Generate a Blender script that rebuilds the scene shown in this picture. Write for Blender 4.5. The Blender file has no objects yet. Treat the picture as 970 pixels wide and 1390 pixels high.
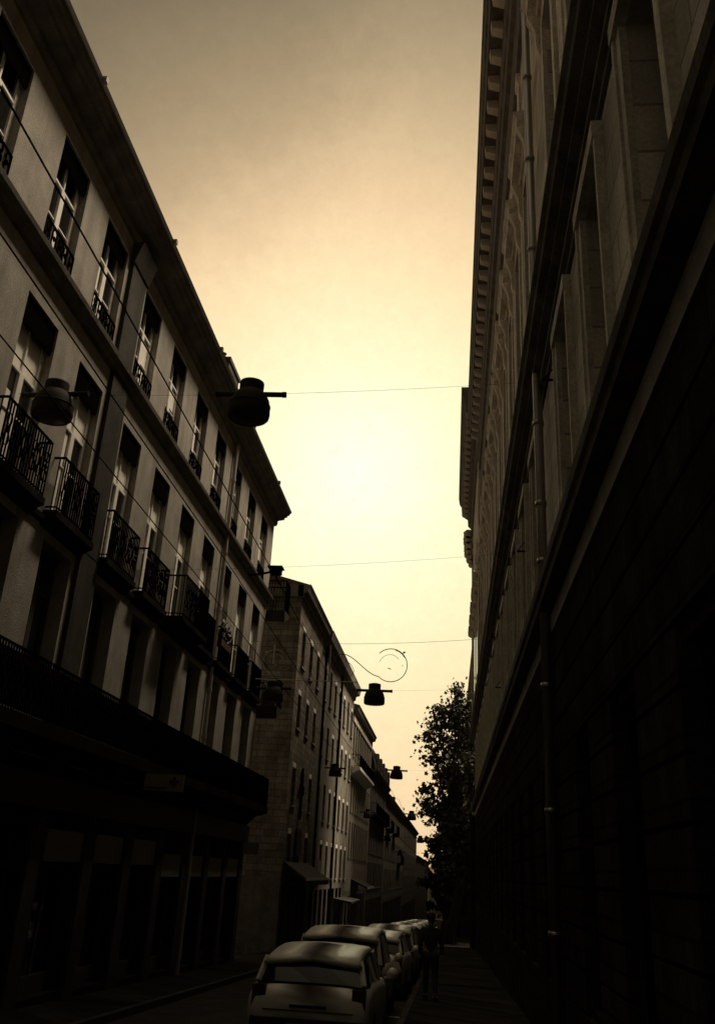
import bpy, math, random
from mathutils import Vector, Matrix
random.seed(7)
R = math.radians
scn = bpy.context.scene
COL = scn.collection
GZ0, SL = -0.2, -0.034
def gz(y):
    return GZ0 + SL * min(max(y, -60), 500)

# ------------------------------------------------------------------ materials
def _mat(name):
    m = bpy.data.materials.new(name); m.use_nodes = True
    nt = m.node_tree; b = nt.nodes['Principled BSDF']
    return m, nt, b
def N(nt, t, **k):
    n = nt.nodes.new(t)
    for a, v in k.items(): setattr(n, a, v)
    return n
def stone(name, col, var=0.25, scale=1.2, rough=0.9, bump=0.25, grain=26.0, streak=0.35, blocks=None, spec=.06):
    """weathered plaster / stone: cloudy tone, fine grain, run-down streaks, optional coursed blocks"""
    m, nt, b = _mat(name); L = nt.links
    tc = N(nt, 'ShaderNodeTexCoord')
    n1 = N(nt, 'ShaderNodeTexNoise'); n1.inputs['Scale'].default_value = scale; n1.inputs['Detail'].default_value = 7; n1.inputs['Roughness'].default_value = .62
    L.new(tc.outputs['Object'], n1.inputs['Vector'])
    n2 = N(nt, 'ShaderNodeTexNoise'); n2.inputs['Scale'].default_value = grain; n2.inputs['Detail'].default_value = 3
    L.new(tc.outputs['Object'], n2.inputs['Vector'])
    mp = N(nt, 'ShaderNodeMapping'); mp.inputs['Scale'].default_value = (3.2, 3.2, .22)
    L.new(tc.outputs['Object'], mp.inputs['Vector'])
    n3 = N(nt, 'ShaderNodeTexNoise'); n3.inputs['Scale'].default_value = 1.0; n3.inputs['Detail'].default_value = 5
    L.new(mp.outputs['Vector'], n3.inputs['Vector'])
    def mr(src, lo, hi, a, bb):
        r = N(nt, 'ShaderNodeMapRange'); r.inputs['From Min'].default_value = lo; r.inputs['From Max'].default_value = hi
        r.inputs['To Min'].default_value = a; r.inputs['To Max'].default_value = bb
        L.new(src, r.inputs['Value']); return r.outputs['Result']
    def mul(a, c):
        x = N(nt, 'ShaderNodeMath', operation='MULTIPLY'); L.new(a, x.inputs[0]); L.new(c, x.inputs[1]); return x.outputs[0]
    f = mul(mr(n1.outputs['Fac'], .3, .7, 1 - var, 1 + var), mr(n2.outputs['Fac'], .3, .7, 1 - .5 * var - .05, 1 + .5 * var + .05))
    f = mul(f, mr(n3.outputs['Fac'], .42, .72, 1.0, 1 - streak))
    hgt = n2.outputs['Fac']
    if blocks:
        bw, bh = blocks
        sx = N(nt, 'ShaderNodeSeparateXYZ'); L.new(tc.outputs['Object'], sx.inputs[0])
        ad = N(nt, 'ShaderNodeMath', operation='ADD'); L.new(sx.outputs['X'], ad.inputs[0]); L.new(sx.outputs['Y'], ad.inputs[1])
        cb = N(nt, 'ShaderNodeCombineXYZ'); L.new(ad.outputs[0], cb.inputs['X']); L.new(sx.outputs['Z'], cb.inputs['Y'])
        br = N(nt, 'ShaderNodeTexBrick'); br.inputs['Scale'].default_value = 1.0
        br.inputs['Brick Width'].default_value = bw; br.inputs['Row Height'].default_value = bh
        br.inputs['Mortar Size'].default_value = .018; br.inputs['Mortar Smooth'].default_value = .3
        br.inputs['Color1'].default_value = (1, 1, 1, 1); br.inputs['Color2'].default_value = (.62, .62, .62, 1); br.inputs['Mortar'].default_value = (.45, .45, .45, 1)
        br.inputs['Bias'].default_value = -.1
        L.new(cb.outputs[0], br.inputs['Vector'])
        f = mul(f, br.outputs['Color'])
    mx = N(nt, 'ShaderNodeVectorMath', operation='SCALE'); mx.inputs[0].default_value = col
    L.new(f, mx.inputs['Scale']); L.new(mx.outputs[0], b.inputs['Base Color'])
    b.inputs['Roughness'].default_value = rough
    b.inputs['Specular IOR Level'].default_value = spec
    bp = N(nt, 'ShaderNodeBump'); bp.inputs['Strength'].default_value = bump; bp.inputs['Distance'].default_value = .02
    L.new(hgt, bp.inputs['Height']); L.new(bp.outputs[0], b.inputs['Normal'])
    return m
def plain(name, col, rough=.6, metal=0.0, spec=.4, var=.15, scale=6):
    m, nt, b = _mat(name); L = nt.links
    tc = N(nt, 'ShaderNodeTexCoord'); n = N(nt, 'ShaderNodeTexNoise'); n.inputs['Scale'].default_value = scale; n.inputs['Detail'].default_value = 4
    L.new(tc.outputs['Object'], n.inputs['Vector'])
    r = N(nt, 'ShaderNodeMapRange'); r.inputs['To Min'].default_value = 1 - var; r.inputs['To Max'].default_value = 1 + var
    L.new(n.outputs['Fac'], r.inputs['Value'])
    mx = N(nt, 'ShaderNodeVectorMath', operation='SCALE'); mx.inputs[0].default_value = col
    L.new(r.outputs[0], mx.inputs['Scale']); L.new(mx.outputs[0], b.inputs['Base Color'])
    b.inputs['Roughness'].default_value = rough; b.inputs['Metallic'].default_value = metal
    b.inputs['Specular IOR Level'].default_value = spec
    return m
def glass(name, col=(.012, .012, .012), rough=.04, wav=.02, ior=1.6):
    m, nt, b = _mat(name); L = nt.links
    b.inputs['Base Color'].default_value = (*col, 1); b.inputs['Roughness'].default_value = rough
    b.inputs['IOR'].default_value = ior; b.inputs['Specular IOR Level'].default_value = .8
    tc = N(nt, 'ShaderNodeTexCoord'); n = N(nt, 'ShaderNodeTexNoise'); n.inputs['Scale'].default_value = 1.3
    L.new(tc.outputs['Object'], n.inputs['Vector'])
    bp = N(nt, 'ShaderNodeBump'); bp.inputs['Strength'].default_value = wav; bp.inputs['Distance'].default_value = .3
    L.new(n.outputs['Fac'], bp.inputs['Height']); L.new(bp.outputs[0], b.inputs['Normal'])
    return m

M = {}
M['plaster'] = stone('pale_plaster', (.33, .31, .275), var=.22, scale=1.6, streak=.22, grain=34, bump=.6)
M['plaster_trim'] = stone('worn_trim', (.30, .28, .25), var=.25, scale=2)
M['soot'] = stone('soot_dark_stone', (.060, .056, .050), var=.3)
M['cornice'] = stone('dark_cornice_wood', (.19, .175, .15), var=.3, scale=1.5)
M['rubble'] = stone('coursed_rubble', (.25, .225, .19), var=.4, scale=1.4, blocks=(.62, .27), bump=.5)
M['grey_plaster'] = stone('grey_plaster', (.22, .205, .175), var=.3)
M['cream'] = stone('cream_stone', (.26, .24, .20), var=.2)
M['old_stone'] = stone('old_stone', (.17, .155, .135), var=.35)
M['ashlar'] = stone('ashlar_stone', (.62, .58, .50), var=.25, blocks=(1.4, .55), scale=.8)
M['ashlar_trim'] = stone('carved_stone', (.62, .58, .50), var=.3, scale=2.5)
M['band'] = stone('weathered_moulding', (.13, .12, .105), var=.35, scale=2)
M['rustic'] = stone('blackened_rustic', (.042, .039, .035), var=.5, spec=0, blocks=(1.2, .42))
M['roof'] = stone('clay_tiles', (.14, .10, .08), var=.35, scale=3)
M['slate'] = stone('slate', (.05, .05, .052), var=.3, scale=4, rough=.6)
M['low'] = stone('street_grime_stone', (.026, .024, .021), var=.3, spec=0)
M['pipe'] = plain('painted_pipe', (.36, .34, .30), .5)
M['iron'] = plain('black_iron', (.004, .004, .004), .95, 0, 0)
M['wood'] = plain('painted_frame', (.30, .28, .24), .55)
M['dark_wood'] = plain('dark_frame', (.05, .045, .04), .5)
M['white'] = plain('white_paint', (.84, .82, .77), .45)
M['zinc'] = plain('zinc_pipe', (.30, .29, .27), .38, .7)
M['glass'] = glass('window_glass')
M['shopglass'] = glass('shop_glass', (.006, .006, .006), .06)
M['panel'] = plain('pale_panel', (.22, .20, .17), .6)
M['panel_dark'] = plain('dim_panel', (.20, .18, .16), .6)
M['fascia'] = plain('dark_fascia', (.03, .027, .025), .45)
M['awning'] = plain('dark_canvas', (.03, .028, .026), .85)
M['curtain'] = plain('curtain', (.82, .79, .72), .8)
M['lamp'] = plain('lamp_metal', (.032, .029, .025), .7, 0, .1)
M['lens'] = plain('lamp_lens', (.03, .03, .028), .3)
M['wire'] = plain('cable', (.01, .01, .01), .8, 0, .1)
M['tube'] = plain('pale_tube', (.45, .43, .38), .4)
M['tube_dark'] = plain('dark_tube', (.10, .09, .07), .5)
M['asphalt'] = stone('asphalt', (.05, .049, .047), var=.3, scale=2, grain=60, streak=0, rough=.9, spec=0)
M['paving'] = stone('paving', (.038, .036, .032), var=.25, spec=0, blocks=(.5, .35), streak=0)
M['kerb'] = stone('kerb_stone', (.07, .067, .06), var=.25, streak=0, spec=0)
M['earth'] = stone('ground', (.035, .033, .028), var=.3, streak=0)
M['paint'] = plain('road_paint', (.6, .58, .54), .7)
M['tyre'] = plain('rubber', (.02, .02, .02), .8)
M['rim'] = plain('alloy', (.35, .35, .35), .35, .8)
M['carglass'] = glass('car_glass', (.01, .01, .01), .03, 0.0, 1.4)
M['tail'] = plain('tail_lamp', (.035, .012, .01), .3)
M['skin'] = plain('skin', (.38, .26, .2), .6)
M['cloth'] = plain('dark_coat', (.03, .03, .033), .9)
M['trouser'] = plain('dark_trousers', (.04, .038, .036), .9)
M['hair'] = plain('hair', (.05, .035, .025), .7)
M['bark'] = stone('bark', (.035, .03, .025), var=.4, scale=4, streak=.2)
def leafmat():
    m, nt, b = _mat('plane_leaf'); L = nt.links
    g = N(nt, 'ShaderNodeNewGeometry'); r = N(nt, 'ShaderNodeValToRGB')
    r.color_ramp.elements[0].color = (.016, .019, .009, 1); r.color_ramp.elements[1].color = (.045, .045, .02, 1)
    L.new(g.outputs['Random Per Island'], r.inputs[0]); L.new(r.outputs[0], b.inputs['Base Color'])
    b.inputs['Roughness'].default_value = .6
    return m
M['leaf'] = leafmat()
def carpaint(name, col):
    m, nt, b = _mat(name)
    b.inputs['Base Color'].default_value = (*col, 1); b.inputs['Roughness'].default_value = .5; b.inputs['Metallic'].default_value = .15
    b.inputs['Coat Weight'].default_value = .35; b.inputs['Coat Roughness'].default_value = .2
    return m
PAINT = [carpaint('paint_silver', (.62, .60, .56)), carpaint('paint_cream', (.68, .64, .56)), carpaint('paint_grey', (.16, .155, .15)), carpaint('paint_white', (.80, .78, .74)), carpaint('paint_black', (.02, .02, .022))]

# ------------------------------------------------------------------ mesh builder
class MB:
    def __init__(s): s.v = []; s.f = []
    def quad(s, a, b, c, d):
        n = len(s.v); s.v += [a, b, c, d]; s.f.append((n, n+1, n+2, n+3)); return s
    def box(s, x0, x1, y0, y1, z0, z1):
        n = len(s.v)
        s.v += [(x0,y0,z0),(x1,y0,z0),(x1,y1,z0),(x0,y1,z0),(x0,y0,z1),(x1,y0,z1),(x1,y1,z1),(x0,y1,z1)]
        for q in ((0,3,2,1),(4,5,6,7),(0,1,5,4),(1,2,6,5),(2,3,7,6),(3,0,4,7)): s.f.append(tuple(n+i for i in q))
        return s
    def obox(s, c, u, v, w):            # oriented box: centre, half vectors
        c, u, v, w = map(Vector, (c, u, v, w)); n = len(s.v)
        for k in (-1, 1):
            for a, b in ((-1,-1),(1,-1),(1,1),(-1,1)): s.v.append(tuple(c + u*a + v*b + w*k))
        for q in ((0,3,2,1),(4,5,6,7),(0,1,5,4),(1,2,6,5),(2,3,7,6),(3,0,4,7)): s.f.append(tuple(n+i for i in q))
        return s
    def prof_y(s, pts, y0, y1):         # closed (x,z) outline extruded along y
        n = len(s.v); k = len(pts)
        s.v += [(x, y0, z) for x, z in pts] + [(x, y1, z) for x, z in pts]
        for i in range(k): s.f.append((n+i, n+(i+1) % k, n+k+(i+1) % k, n+k+i))
        s.f.append(tuple(n+i for i in range(k))[::-1]); s.f.append(tuple(n+k+i for i in range(k)))
        return s
    def prof_x(s, pts, x0, x1):         # closed (y,z) outline extruded along x
        n = len(s.v); k = len(pts)
        s.v += [(x0, y, z) for y, z in pts] + [(x1, y, z) for y, z in pts]
        for i in range(k): s.f.append((n+i, n+(i+1) % k, n+k+(i+1) % k, n+k+i))
        s.f.append(tuple(n+i for i in range(k))); s.f.append(tuple(n+k+i for i in range(k))[::-1])
        return s
    def tube(s, pts, r, n=6, cap=True):
        pts = [Vector(p) for p in pts]; rr = r if isinstance(r, (list, tuple)) else [r]*len(pts); base = len(s.v); up0 = None
        for i, p in enumerate(pts):
            d = (pts[min(i+1, len(pts)-1)] - pts[max(i-1, 0)]).normalized()
            if up0 is None:
                up0 = Vector((0,0,1)) if abs(d.z) < .9 else Vector((1,0,0))
            a = d.cross(up0); a = a.normalized() if a.length > 1e-6 else Vector((1,0,0)); b = a.cross(d).normalized(); up0 = b
            for k in range(n):
                t = 2*math.pi*k/n; s.v.append(tuple(p + (a*math.cos(t) + b*math.sin(t))*rr[i]))
        for i in range(len(pts)-1):
            for k in range(n):
                s.f.append((base+i*n+k, base+i*n+(k+1) % n, base+(i+1)*n+(k+1) % n, base+(i+1)*n+k))
        if cap:
            s.f.append(tuple(base+k for k in range(n))[::-1]); s.f.append(tuple(base+(len(pts)-1)*n+k for k in range(n)))
        return s
    def lathe(s, prof, c, n=24, capb=True, capt=True):
        base = len(s.v)
        for r, z in prof:
            for k in range(n):
                t = 2*math.pi*k/n; s.v.append((c[0]+r*math.cos(t), c[1]+r*math.sin(t), c[2]+z))
        for i in range(len(prof)-1):
            for k in range(n):
                s.f.append((base+i*n+k, base+i*n+(k+1) % n, base+(i+1)*n+(k+1) % n, base+(i+1)*n+k))
        if capb: s.f.append(tuple(base+k for k in range(n))[::-1])
        if capt: s.f.append(tuple(base+(len(prof)-1)*n+k for k in range(n)))
        return s
    def mesh(s, name, mat, off=(0,0,0), smooth=False):
        me = bpy.data.meshes.new(name)
        me.from_pydata([(a-off[0], b-off[1], c-off[2]) for a, b, c in s.v], [], s.f)
        me.materials.append(mat)
        if smooth:
            for p in me.polygons: p.use_smooth = True
        me.update(); return me
    def build(s, name, mat, parent=None, smooth=False, base=None):
        off = base if base is not None else (wloc(parent) if parent else (0,0,0))
        me = s.mesh(name, mat, off, smooth)
        o = bpy.data.objects.new(name, me); COL.objects.link(o)
        if parent: o.parent = parent
        elif base is not None: o.location = base
        return o
def wloc(o):
    v = Vector((0,0,0))
    while o: v += o.location; o = o.parent
    return v
def inst(name, me, parent, wpos, rz=0):
    o = bpy.data.objects.new(name, me); COL.objects.link(o)
    if parent: o.parent = parent; o.location = Vector(wpos) - wloc(parent)
    else: o.location = wpos
    o.rotation_euler.z = rz
    return o
def tag(o, label=None, cat=None, group=None, kind=None):
    if label: o['label'] = label
    if cat: o['category'] = cat
    if group: o['group'] = group
    if kind: o['kind'] = kind
    return o
def thing(name, loc, label, cat, group=None):
    o = bpy.data.objects.new(name, None); COL.objects.link(o); o.location = loc; o.empty_display_size = .5
    return tag(o, label, cat, group)
def copy_tree(o, parent=None):
    c = o.copy(); COL.objects.link(c)
    if parent: c.parent = parent
    for ch in [x for x in bpy.data.objects if x.parent == o]:
        copy_tree(ch, c)
    return c

# ------------------------------------------------------------------ walls with openings
def facade(mb, X, s, y0, y1, z0, z1, ops, depth):
    ys = sorted({y0, y1} | {v for o in ops for v in o[:2]}); zs = sorted({z0, z1} | {v for o in ops for v in o[2:4]})
    for i in range(len(ys)-1):
        for j in range(len(zs)-1):
            cy, cz = (ys[i]+ys[i+1])/2, (zs[j]+zs[j+1])/2
            if any(o[0] < cy < o[1] and o[2] < cz < o[3] for o in ops): continue
            mb.quad((X, ys[i], zs[j]), (X, ys[i+1], zs[j]), (X, ys[i+1], zs[j+1]), (X, ys[i], zs[j+1]))
    Xi = X - s*depth
    for a, b, c, d in [o[:4] for o in ops]:
        mb.quad((X,a,c),(Xi,a,c),(Xi,a,d),(X,a,d)); mb.quad((X,b,c),(Xi,b,c),(Xi,b,d),(X,b,d))
        mb.quad((X,a,c),(Xi,a,c),(Xi,b,c),(X,b,c)); mb.quad((X,a,d),(Xi,a,d),(Xi,b,d),(X,b,d))
def shell(mb, X, s, y0, y1, z0, z1, back):
    Xb = X - s*back
    mb.quad((X,y0,z0),(Xb,y0,z0),(Xb,y0,z1),(X,y0,z1)); mb.quad((X,y1,z0),(Xb,y1,z0),(Xb,y1,z1),(X,y1,z1))
    mb.quad((Xb,y0,z0),(Xb,y1,z0),(Xb,y1,z1),(Xb,y0,z1)); mb.quad((X,y0,z1),(Xb,y0,z1),(Xb,y1,z1),(X,y1,z1))

# window prototypes: local frame, origin at bottom centre of the opening on the wall plane, outside is +x
_wc = {}
def window_meshes(w, h, depth, frame_m, transom=.70, bars=1, key=''):
    k = (round(w,3), round(h,3), round(depth,3), frame_m, transom, bars)
    if k in _wc: return _wc[k]
    f = MB(); t = .10; xi, xo = -depth+.01, -depth+.07
    f.box(xi, xo, -w/2, -w/2+t, 0, h); f.box(xi, xo, w/2-t, w/2, 0, h)
    f.box(xi, xo, -w/2+t, w/2-t, 0, .09); f.box(xi, xo, -w/2+t, w/2-t, h-t, h)
    if transom: f.box(xi, xo+.004, -w/2+t, w/2-t, h*transom-.025, h*transom+.025)
    zt = h*transom if transom else h-t
    for b in range(bars):
        yc = -w/2 + w*(b+1)/(bars+1)
        f.box(xi, xo+.012, yc-.075, yc+.075, .09, zt-.035); 
    if transom and bars: f.box(xi, xo, -.022, .022, zt+.035, h-t)
    for q in (.36,):
        f.box(xi, xo-.012, -w/2+t, -.04, h*q-.014, h*q+.014); f.box(xi, xo-.012, .04, w/2-t, h*q-.014, h*q+.014)
    fm = f.mesh('window_frame', M[frame_m])
    g = MB(); g.box(-depth-.03, -depth+.028, -w/2, w/2, 0, h); gm = g.mesh('pane', M['glass'])
    _wc[k] = (fm, gm); return _wc[k]
def put_window(parent, X, s, yc, z, w, h, depth, frame_m='wood', transom=.70, bars=1):
    fm, gm = window_meshes(w, h, depth, frame_m, transom, bars)
    o = inst('window', fm, parent, (X, yc, z), 0 if s > 0 else math.pi)
    p = bpy.data.objects.new('pane', gm); COL.objects.link(p); p.parent = o
    return o
def cornice_mb(X, s, y0, y1, prof):
    pts = [(X + s*p, z) for p, z in prof] + [(X - s*.15, prof[-1][1]), (X - s*.15, prof[0][1])]
    return MB().prof_y(pts, y0, y1)
def railing(mb, X, s, y0, y1, z0, z1, proj, step=.09, orn=True):
    """iron balcony railing: top rail, bottom rail, bars, scrolls; also the two returns to the wall"""
    xf = X + s*proj
    mb.box(min(xf, xf-s*.03), max(xf, xf-s*.03), y0, y1, z1-.035, z1); mb.box(min(xf, xf-s*.02), max(xf, xf-s*.02), y0, y1, z0+.06, z0+.085)
    n = max(2, int((y1-y0)/step))
    for i in range(n+1):
        y = y0 + (y1-y0)*i/n; mb.box(xf-.010, xf+.010, y-.010, y+.010, z0, z1-.02)
    if orn:
        m = max(1, int((y1-y0)/.22)); h = z1-z0
        for i in range(m):
            yc = y0 + (y1-y0)*(i+.5)/m
            for zc, r in ((z0+h*.34, .085), (z0+h*.66, .075)):
                mb.tube([(xf+s*.012, yc+r*math.cos(a), zc+r*math.sin(a)*1.25) for a in [k*math.pi/5 for k in range(11)]], .013, 4, False)
            mb.obox((xf+s*.012, yc, z0+h*.5), (.008,0,0), (0,.03,.03), (0,-.03,.03))
    for ye in (y0, y1):
        mb.box(min(X, xf), max(X, xf), ye-.015, ye+.015, z1-.035, z1); mb.box(min(X, xf), max(X, xf), ye-.01, ye+.01, z0+.06, z0+.085)
        k = max(1, int(proj/.12))
        for i in range(k):
            xx = X + s*proj*(i+.5)/k; mb.box(xx-.009, xx+.009, ye-.009, ye+.009, z0, z1-.02)

# ================================================================== SETTING
def strip(name, x0, x1, ys, dz, mat, thick=.0, kind='structure'):
    mb = MB()
    for a, b in zip(ys[:-1], ys[1:]):
        za, zb = gz(a)+dz, gz(b)+dz
        mb.quad((x0,a,za),(x1,a,za),(x1,b,zb),(x0,b,zb))
        if thick:
            mb.quad((x0,a,za),(x0,b,zb),(x0,b,zb-thick),(x0,a,za-thick)); mb.quad((x1,a,za),(x1,b,zb),(x1,b,zb-thick),(x1,a,za-thick))
    return tag(mb.build(name, mat), kind=kind)
YS = [-60, -10, 10, 30, 60, 120, 240, 500]
g = MB()
for a, b in zip([-1500]+YS, YS+[3000]):
    g.quad((-1500,a,gz(a)-.016),(1500,a,gz(a)-.016),(1500,b,gz(b)-.016),(-1500,b,gz(b)-.016))
tag(g.build('ground', M['earth']), kind='structure')
strip('road', -5.5, -.9, YS, 0, M['asphalt'])
strip('pavement_left', -7.4, -5.62, YS, .12, M['paving'])
strip('pavement_right', -.78, 12, YS, .12, M['paving'])
strip('kerb_left', -5.62, -5.5, YS, .124, M['kerb'], .14)
strip('kerb_right', -.9, -.78, YS, .124, M['kerb'], .14)
mk = MB()
for i in range(60):
    y = -6 + i*5.3
    mk.quad((-2.95,y,gz(y)+.004),(-.95,y,gz(y)+.004),(-.95,y+.1,gz(y+.1)+.004),(-2.95,y+.1,gz(y+.1)+.004))
for i in range(80):
    y = -8 + i*3
    mk.quad((-3.0,y,gz(y)+.004),(-2.9,y,gz(y)+.004),(-2.9,y+1.5,gz(y+1.5)+.004),(-3.0,y+1.5,gz(y+1.5)+.004))
tag(mk.build('road_markings', M['paint']), kind='structure')

# ================================================================== LEFT BUILDING 1 (long balconied block)
X1 = -7.0
b1 = thing('apartment_building', (X1, 12, gz(12)), 'long pale plaster block with iron balconies and shuttered shopfronts filling the left foreground', 'building')
bays = [2.35, 4.8, 7.3, 9.85, 12.43, 14.67, 17.17, 19.47, 21.82, 24.13, 26.43, 28.80, 31.10]
ops = []
for y in bays:
    ops += [(y-.6, y+.6, 11.30, 13.65), (y-.61, y+.61, 7.13, 10.25), (y-.62, y+.62, 3.82, 6.68)]
shop_ops = [(y-.9, y+.9, gz(y)+.25, 1.9 if y > 22 else 2.15) for y in bays]
wb = MB(); facade(wb, X1, 1, -9, 32.8, 3.2, 14.15, ops, .36); shell(wb, X1, 1, -9, 32.8, 3.2, 14.15, 11)
wb.build('wall', M['plaster'], b1)
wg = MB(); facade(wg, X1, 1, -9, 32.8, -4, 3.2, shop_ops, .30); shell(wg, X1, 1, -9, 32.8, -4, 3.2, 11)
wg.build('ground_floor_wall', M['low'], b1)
for i, y in enumerate(bays):
    put_window(b1, X1, 1, y, 11.30, 1.2, 2.35, .22, 'white', .66)
    put_window(b1, X1, 1, y, 7.13, 1.22, 3.12, .22, 'white', .60)
    put_window(b1, X1, 1, y, 3.82, 1.24, 2.86, .34, 'dark_wood', .74)
tb = MB().box(-.195, -.185, -.51, .51, 1.91, 2.75).mesh('transom_blind', M['curtain'])
for y in bays[4:]:
    inst('transom_blind', tb, b1, (X1, y, 7.13))
cA = MB().box(-.192, -.184, -.5, -.16, .12, 1.45).mesh('curtain', M['curtain']); cB = MB().box(-.192, -.184, .08, .5, .12, 1.45).mesh('curtain', M['curtain'])
cC = MB().box(-.192, -.184, -.5, .5, .95, 1.45).mesh('curtain', M['curtain']); cD = MB().box(-.192, -.184, -.5, -.12, .12, 1.78).mesh('curtain', M['curtain'])
rc = random.Random(5)
for y in bays:
    for zz, mm_ in ((11.30, (cA, cB, cC)), (7.13, (cA, cD, cB))):
        if rc.random() < .8: inst('curtain', rc.choice(mm_), b1, (X1, y, zz))
# ornamental pelmets under each lintel (upper two storeys)
def pelmet_mesh(w, h):
    p = MB(); n = 10
    p.box(-.07, -.05, -w/2, w/2, -h, 0)
    for i in range(n):
        yc = -w/2 + w*(i+.5)/n; p.prof_x([(yc-w/n*.5, -h), (yc-w/n*.25, -h-.09), (yc, -h-.05), (yc+w/n*.25, -h-.09), (yc+w/n*.5, -h)], -.07, -.05)
    return p.mesh('pelmet', M['iron'])
pm1, pm2 = pelmet_mesh(1.2, .36), pelmet_mesh(1.22, .46)
gm_ = MB(); railing(gm_, 0, 1, -.6, .6, 0, .52, .03, .15); guard = gm_.mesh('window_guard', M['iron'])
sl_ = MB().box(0, .10, -.72, .72, -.09, 0).mesh('window_sill', M['plaster_trim'])
for y in bays:
    inst('pelmet', pm1, b1, (X1, y, 13.65)); inst('pelmet', pm2, b1, (X1, y, 10.25))
    inst('window_guard', guard, b1, (X1-.03, y, 11.32)); inst('window_sill', sl_, b1, (X1, y, 11.30))
# string course, cornice, roof
cornice_mb(X1, 1, -9, 32.86, [(0,10.86),(.10,10.9),(.12,10.98),(.22,11.02),(.24,11.10),(.05,11.14)]).build('string_course', M['cornice'], b1)
cornice_mb(X1, 1, -9, 33.0, [(0,14.08),(.06,14.10),(.09,14.20),(.09,14.30),(.34,14.35),(.36,14.43),(.44,14.45),(.47,14.52),(.54,14.54),(.56,14.61)]).build('cornice', M['cornice'], b1)
gt = MB()
gt.prof_y([(X1+.52,14.615),(X1+.59,14.615),(X1+.62,14.68),(X1+.57,14.68),(X1+.53,14.65)], -9, 33.0)
for y in (11.6, 16.2, 20.8, 25.4, 30.0): gt.box(X1+.60, X1+.68, y-.05, y+.05, 14.62, 14.73)
gt.build('gutter', M['zinc'], b1)
rf = MB(); rf.prof_y([(X1+.50,14.66),(X1-5.5,17.4),(X1-11,14.73)], -9, 32.9)
roof = rf.build('roof', M['roof'], b1)
ch = MB(); ch.box(-8.5, -7.75, 26.4, 27.9, 14.5, 17.7); ch.box(-8.55, -7.70, 26.35, 27.95, 17.7, 17.85)
for k in range(3): ch.lathe([(.13,0),(.11,.35),(.14,.36)], (-8.12, 26.75+k*.4, 17.85), 10)
ch.build('chimney', M['soot'], roof)
# dark pilaster with bracket head
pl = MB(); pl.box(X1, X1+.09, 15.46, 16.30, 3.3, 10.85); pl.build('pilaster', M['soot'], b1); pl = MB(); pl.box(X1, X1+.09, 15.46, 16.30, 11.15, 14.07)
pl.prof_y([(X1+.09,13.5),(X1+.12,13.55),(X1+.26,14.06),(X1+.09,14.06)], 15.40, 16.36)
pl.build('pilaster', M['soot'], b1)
# balconies, second upper storey: shallow guards, one deep balcony
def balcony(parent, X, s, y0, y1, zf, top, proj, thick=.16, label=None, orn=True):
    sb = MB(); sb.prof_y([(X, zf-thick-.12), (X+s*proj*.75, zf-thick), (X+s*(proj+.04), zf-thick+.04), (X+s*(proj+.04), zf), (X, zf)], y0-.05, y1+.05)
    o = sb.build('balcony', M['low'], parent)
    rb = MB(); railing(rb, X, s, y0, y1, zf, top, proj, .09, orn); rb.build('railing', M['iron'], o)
    if label: o['label'] = label
    return o
for y in bays:
    if abs(y-21.82) < .1: balcony(b1, X1, 1, 20.7, 22.9, 7.12, 8.16, .55, label='deeper balcony with rounded scrolls')
    else: balcony(b1, X1, 1, y-.82, y+.82, 7.12, 8.14, .22)
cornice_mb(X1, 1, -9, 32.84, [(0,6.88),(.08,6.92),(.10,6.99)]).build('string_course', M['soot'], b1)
# continuous first-floor balcony
bl = balcony(b1, X1, 1, -8.9, 33.2, 3.62, 4.55, .58, .26)
MB().box(X1+.545, X1+.552, -8.85, 33.15, 3.66, 4.46).build('railing_screen', M['fascia'], bl)
for y in [b+1.17 for b in bays]:
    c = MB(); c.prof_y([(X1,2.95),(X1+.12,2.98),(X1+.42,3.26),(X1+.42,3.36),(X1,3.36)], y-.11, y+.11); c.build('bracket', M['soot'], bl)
# corner balconies on the side street end
def corner_balcony(z, top, name='balcony'):
    s = MB(); s.prof_x([(32.8,z-.45),(33.5,z-.2),(33.72,z-.12),(33.72,z),(32.8,z)], -9.4, -6.28)
    o = s.build('balcony', M['soot'], b1)
    r = MB()
    for yy in (33.68,):
        r.box(-9.4, -6.3, yy-.015, yy+.015, top-.04, top)
        for i in range(29): r.box(-9.4+i*.1105-.009, -9.4+i*.1105+.009, yy-.009, yy+.009, z, top-.02)
    r.box(-6.33, -6.30, 32.8, 33.68, top-.04, top)
    for i in range(8): r.box(-6.33, -6.31, 32.84+i*.11, 32.86+i*.11, z, top-.02)
    r.box(-7.0, -6.3, 32.8, 32.83, top-.04, top)
    for i in range(7): r.box(-6.98+i*.11, -6.96+i*.11, 32.81, 32.83, z, top-.02)
    r.build('railing', M['iron'], o); return o
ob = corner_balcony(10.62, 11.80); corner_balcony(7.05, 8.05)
# downpipe
dp = MB(); dp.tube([(X1+.09,25.62,14.08),(X1+.09,25.62,-1)], .062, 10)
for z in (12.8, 10.4, 8.6, 6.2, 4.9, 2.0): dp.lathe([(.078,0),(.078,.09)], (X1+.09, 25.62, z), 10)
dp.build('downpipe', M['pipe'], b1, smooth=False)
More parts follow.
